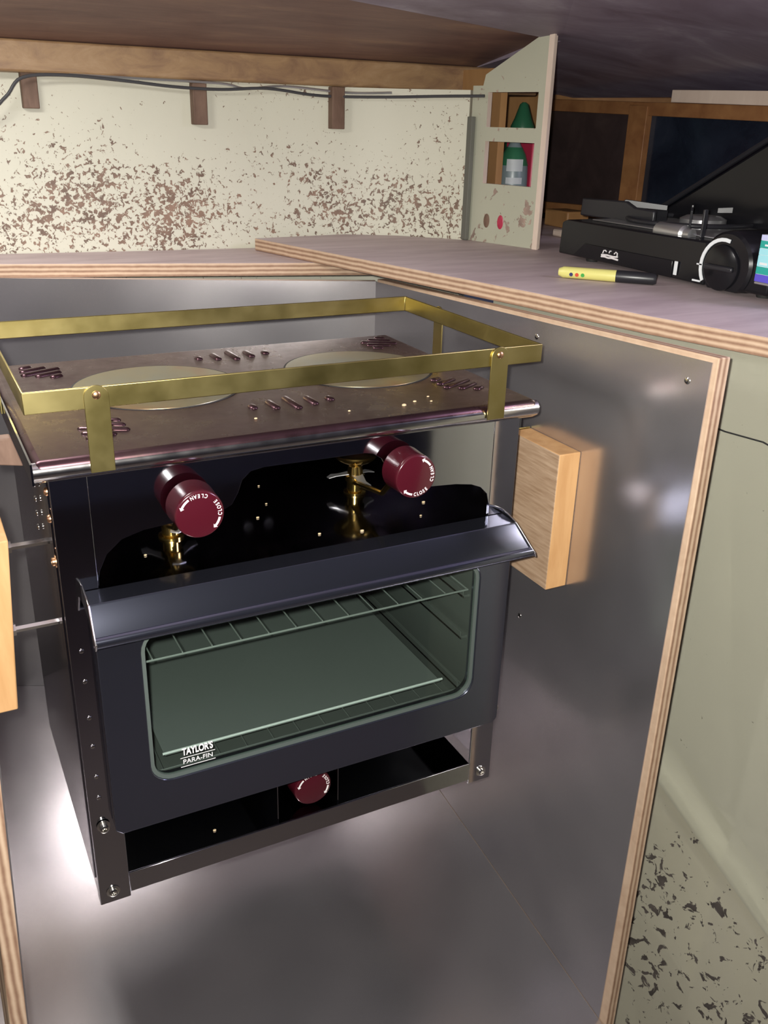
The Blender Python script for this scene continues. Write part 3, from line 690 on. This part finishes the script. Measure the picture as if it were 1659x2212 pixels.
# dial housing and dial
DCy, DCz = .070, .1085
bm = B(); lathe(bm, (FX-.004, DCy-.004, DCz+.003), (1, 0, 0), [(0, 0), (.034, 0), (.037, .003), (.038, .010), (.038, .20), (0, .20)], 48)
for v_ in bm.verts: v_.co.z = max(v_.co.z, .0845)
hs = link('dial_housing', bm, BLACK, GS)
bm = B(); box(bm, (FX, .005, .0862), (FX+.245, .098, .122)); link('cartridge_base', bm, BLACK, GS, .004)
bm = B(); lathe(bm, (FX-.0045, DCy, DCz), (-1, 0, 0), [(.0255, 0), (.0250, .002), (.0235, .003), (0, .003)], 48)
dl = link('dial', bm, BLACK, GS)
bm = B(); box(bm, (FX-.0115, DCy-.021, DCz-.003), (FX-.007, DCy+.021, DCz+.003)); link('dial_grip', bm, BLACKM, dl, .002)
bm = B(); 
pts = [];
for r in (.0325, .0285):
    rng = range(13) if r > .03 else range(12, -1, -1)
    for i in rng:
        a = math.radians(75 + 140*i/12); pts.append((FX-.0048, DCy-math.cos(a)*r*-1 if False else DCy - r*math.cos(a), DCz + r*math.sin(a)))
pts = [(x, DCy + (y-DCy)*1.0, z) for x, y, z in pts]
prism(bm, pts, (-.0012, 0, 0)); 
box(bm, (FX-.006, .098, .0885), (FX-.0045, .110, .0905)); box(bm, (FX-.006, .0985, .1075), (FX-.0045, .1065, .1090))
link('dial_scale', bm, LAB['white'], hs)
# label on the cartridge cover (curved side)
cv = B(); ys = [.050 - .006*i for i in range(12)]
import itertools
def cyc(y, z): return (y, z)
cover = B(); lathe(cover, (FX+.006, -.010, .112), (1, 0, 0), [(0, 0), (.041, 0), (.043, .004), (.043, .235), (0, .238)], 48)
for v_ in cover.verts:
    v_.co.z = max(v_.co.z, .088)
cvo = link('cartridge_cover', cover, BLACK, GS)
bands = [('lilac', .1440, .1500), ('teal', .1360, .1440), ('aqua', .1290, .1360), ('aqua', .1170, .1290), ('teal', .1090, .1170), ('blue', .1010, .1090)]
lb = bx('label', (FX-.0036, -.060, .1005), (FX+.006, .0225, .1500), LAB['white'], cvo, .002)
for nme, z0, z1 in bands: bx('label_stripe', (FX-.0042, -.059, z0+.0003), (FX-.0035, .0215, z1-.0001), LAB[nme], lb, 0)
bm = B()
for i in range(5): box(bm, (FX-.0046, .018-.016*i-.010, .119), (FX-.0041, .018-.016*i, .1215))
for i in range(4): box(bm, (FX-.0046, .015-.018*i-.012, .1385), (FX-.0041, .015-.018*i, .1405))
link('label_marks', bm, LAB['white'], lb)
bx('cover_rim', (FX-.006, -.075, .0985), (FX+.003, .020, .1015), SILVER, cvo, .001)
# trivet, burner, drip pan
bm = B(); box(bm, (.565, .120, .1332), (.765, .345, .1352)); link('drip_pan', bm, SILVER, GS, .002)
bm = B(); lathe(bm, (.665, .240, .1352), (0, 0, 1), [(.030, 0), (.030, .008), (.022, .012), (.010, .013), (0, .012)], 32); link('burner_head', bm, SILVER, GS)
bm = B()
tube(bm, [(.665+.085*math.cos(2*PI*i/40), .262+.080*math.sin(2*PI*i/40), .1390) for i in range(40)], .0032, 8, close=True)
for k in range(4):
    a = PI/4 + PI/2*k; c, s = math.cos(a), math.sin(a)
    M = Matrix.Translation((.665, .262, 0)) @ Matrix.Rotation(a, 4, 'Z')
    prism(bm, [M @ Vector(p) for p in [(.032, -.0015, .150), (.032, -.0015, .157), (.088, -.0015, .162), (.094, -.0015, .158), (.090, -.0015, .1355), (.082, -.0015, .1355), (.078, -.0015, .152)]], M.to_3x3() @ Vector((0, .003, 0)))
link('pan_support', bm, BLACKM, GS, .0006)
bm = B(); prism(bm, [(.598, .262, .1335), (.598, .262, .1520), (.598, .300, .1535), (.598, .318, .1600), (.598, .412, .1575), (.598, .414, .1335)], (.006, 0, 0)); box(bm, (.600, .300, .1335), (.66, .404, .1500)); link('wind_guard', bm, BLACKM, GS, .002)
bm = B(); lathe(bm, (.556, .205, .1352), (0, -1, 0), [(0, 0), (.009, 0), (.010, .002), (.010, .045), (.007, .048), (.007, .058), (0, .058)], 20); link('gas_valve', bm, SILVER, GS)
bx('igniter_post', (.560, .136, .133), (.566, .139, .165), BLACKM, GS, .0005)
# raised case lid leaning behind
bm = B(); prism(bm, [(.700, .372, .1345), (.700, .100, .2850), (.700, -.22, .300), (.700, -.22, .1345)], (.010, 0, 0)); lid = link('raised_lid', bm, BLACK, GS, .003)
bm = B(); tube(bm, [(.696, .372, .138), (.696, .100, .288), (.696, -.22, .303)], .0035, 8); link('lid_rim', bm, BLACKM, lid)
for x, y in ((.56, .33), (.56, .03), (.75, .33), (.75, .03)):
    bm = B(); lathe(bm, (x, y, .0803), (0, 0, 1), [(.0075, 0), (.0085, .003), (.0085, .008), (0, .008)], 16); link('foot', bm, RUBBER, GS)

# pen
P0 = Vector((.4215, .2225, .0875)); P1 = Vector((.499, .136, .0875)); dd = (P1-P0); Ln = dd.length; dn = dd.normalized()
PN = empty('marker_pen', (P0+P1)/2 - Vector((0, 0, .0072)), 'yellow marker pen with black cap lying in front of the camping stove', 'pen')
bm = B(); lathe(bm, P0, dn, [(0, 0), (.0045, .0002), (.0052, .002), (.0068, .006), (.0070, Ln*.6)], 28); link('barrel', bm, YEL, PN)
bm = B(); lathe(bm, P0, dn, [(.0071, Ln*.595), (.0072, Ln*.62), (.0070, Ln*.97), (.0055, Ln), (0, Ln)], 28); link('cap', bm, BLACKM, PN)
side = (CAM - P0); side = (side - dn*side.dot(dn)).normalized()
side = (side - Vector((0, 0, .35))).normalized(); side = (side-dn*side.dot(dn)).normalized()
for c, f in (('navy', .14), ('red', .20), ('green', .26)):
    bm = B(); lathe(bm, P0 + dn*Ln*f + side*.0066, side, [(0, .0005), (.0022, .0005), (.0024, 0)], 12); link('colour_dot', bm, PEND[c], PN)
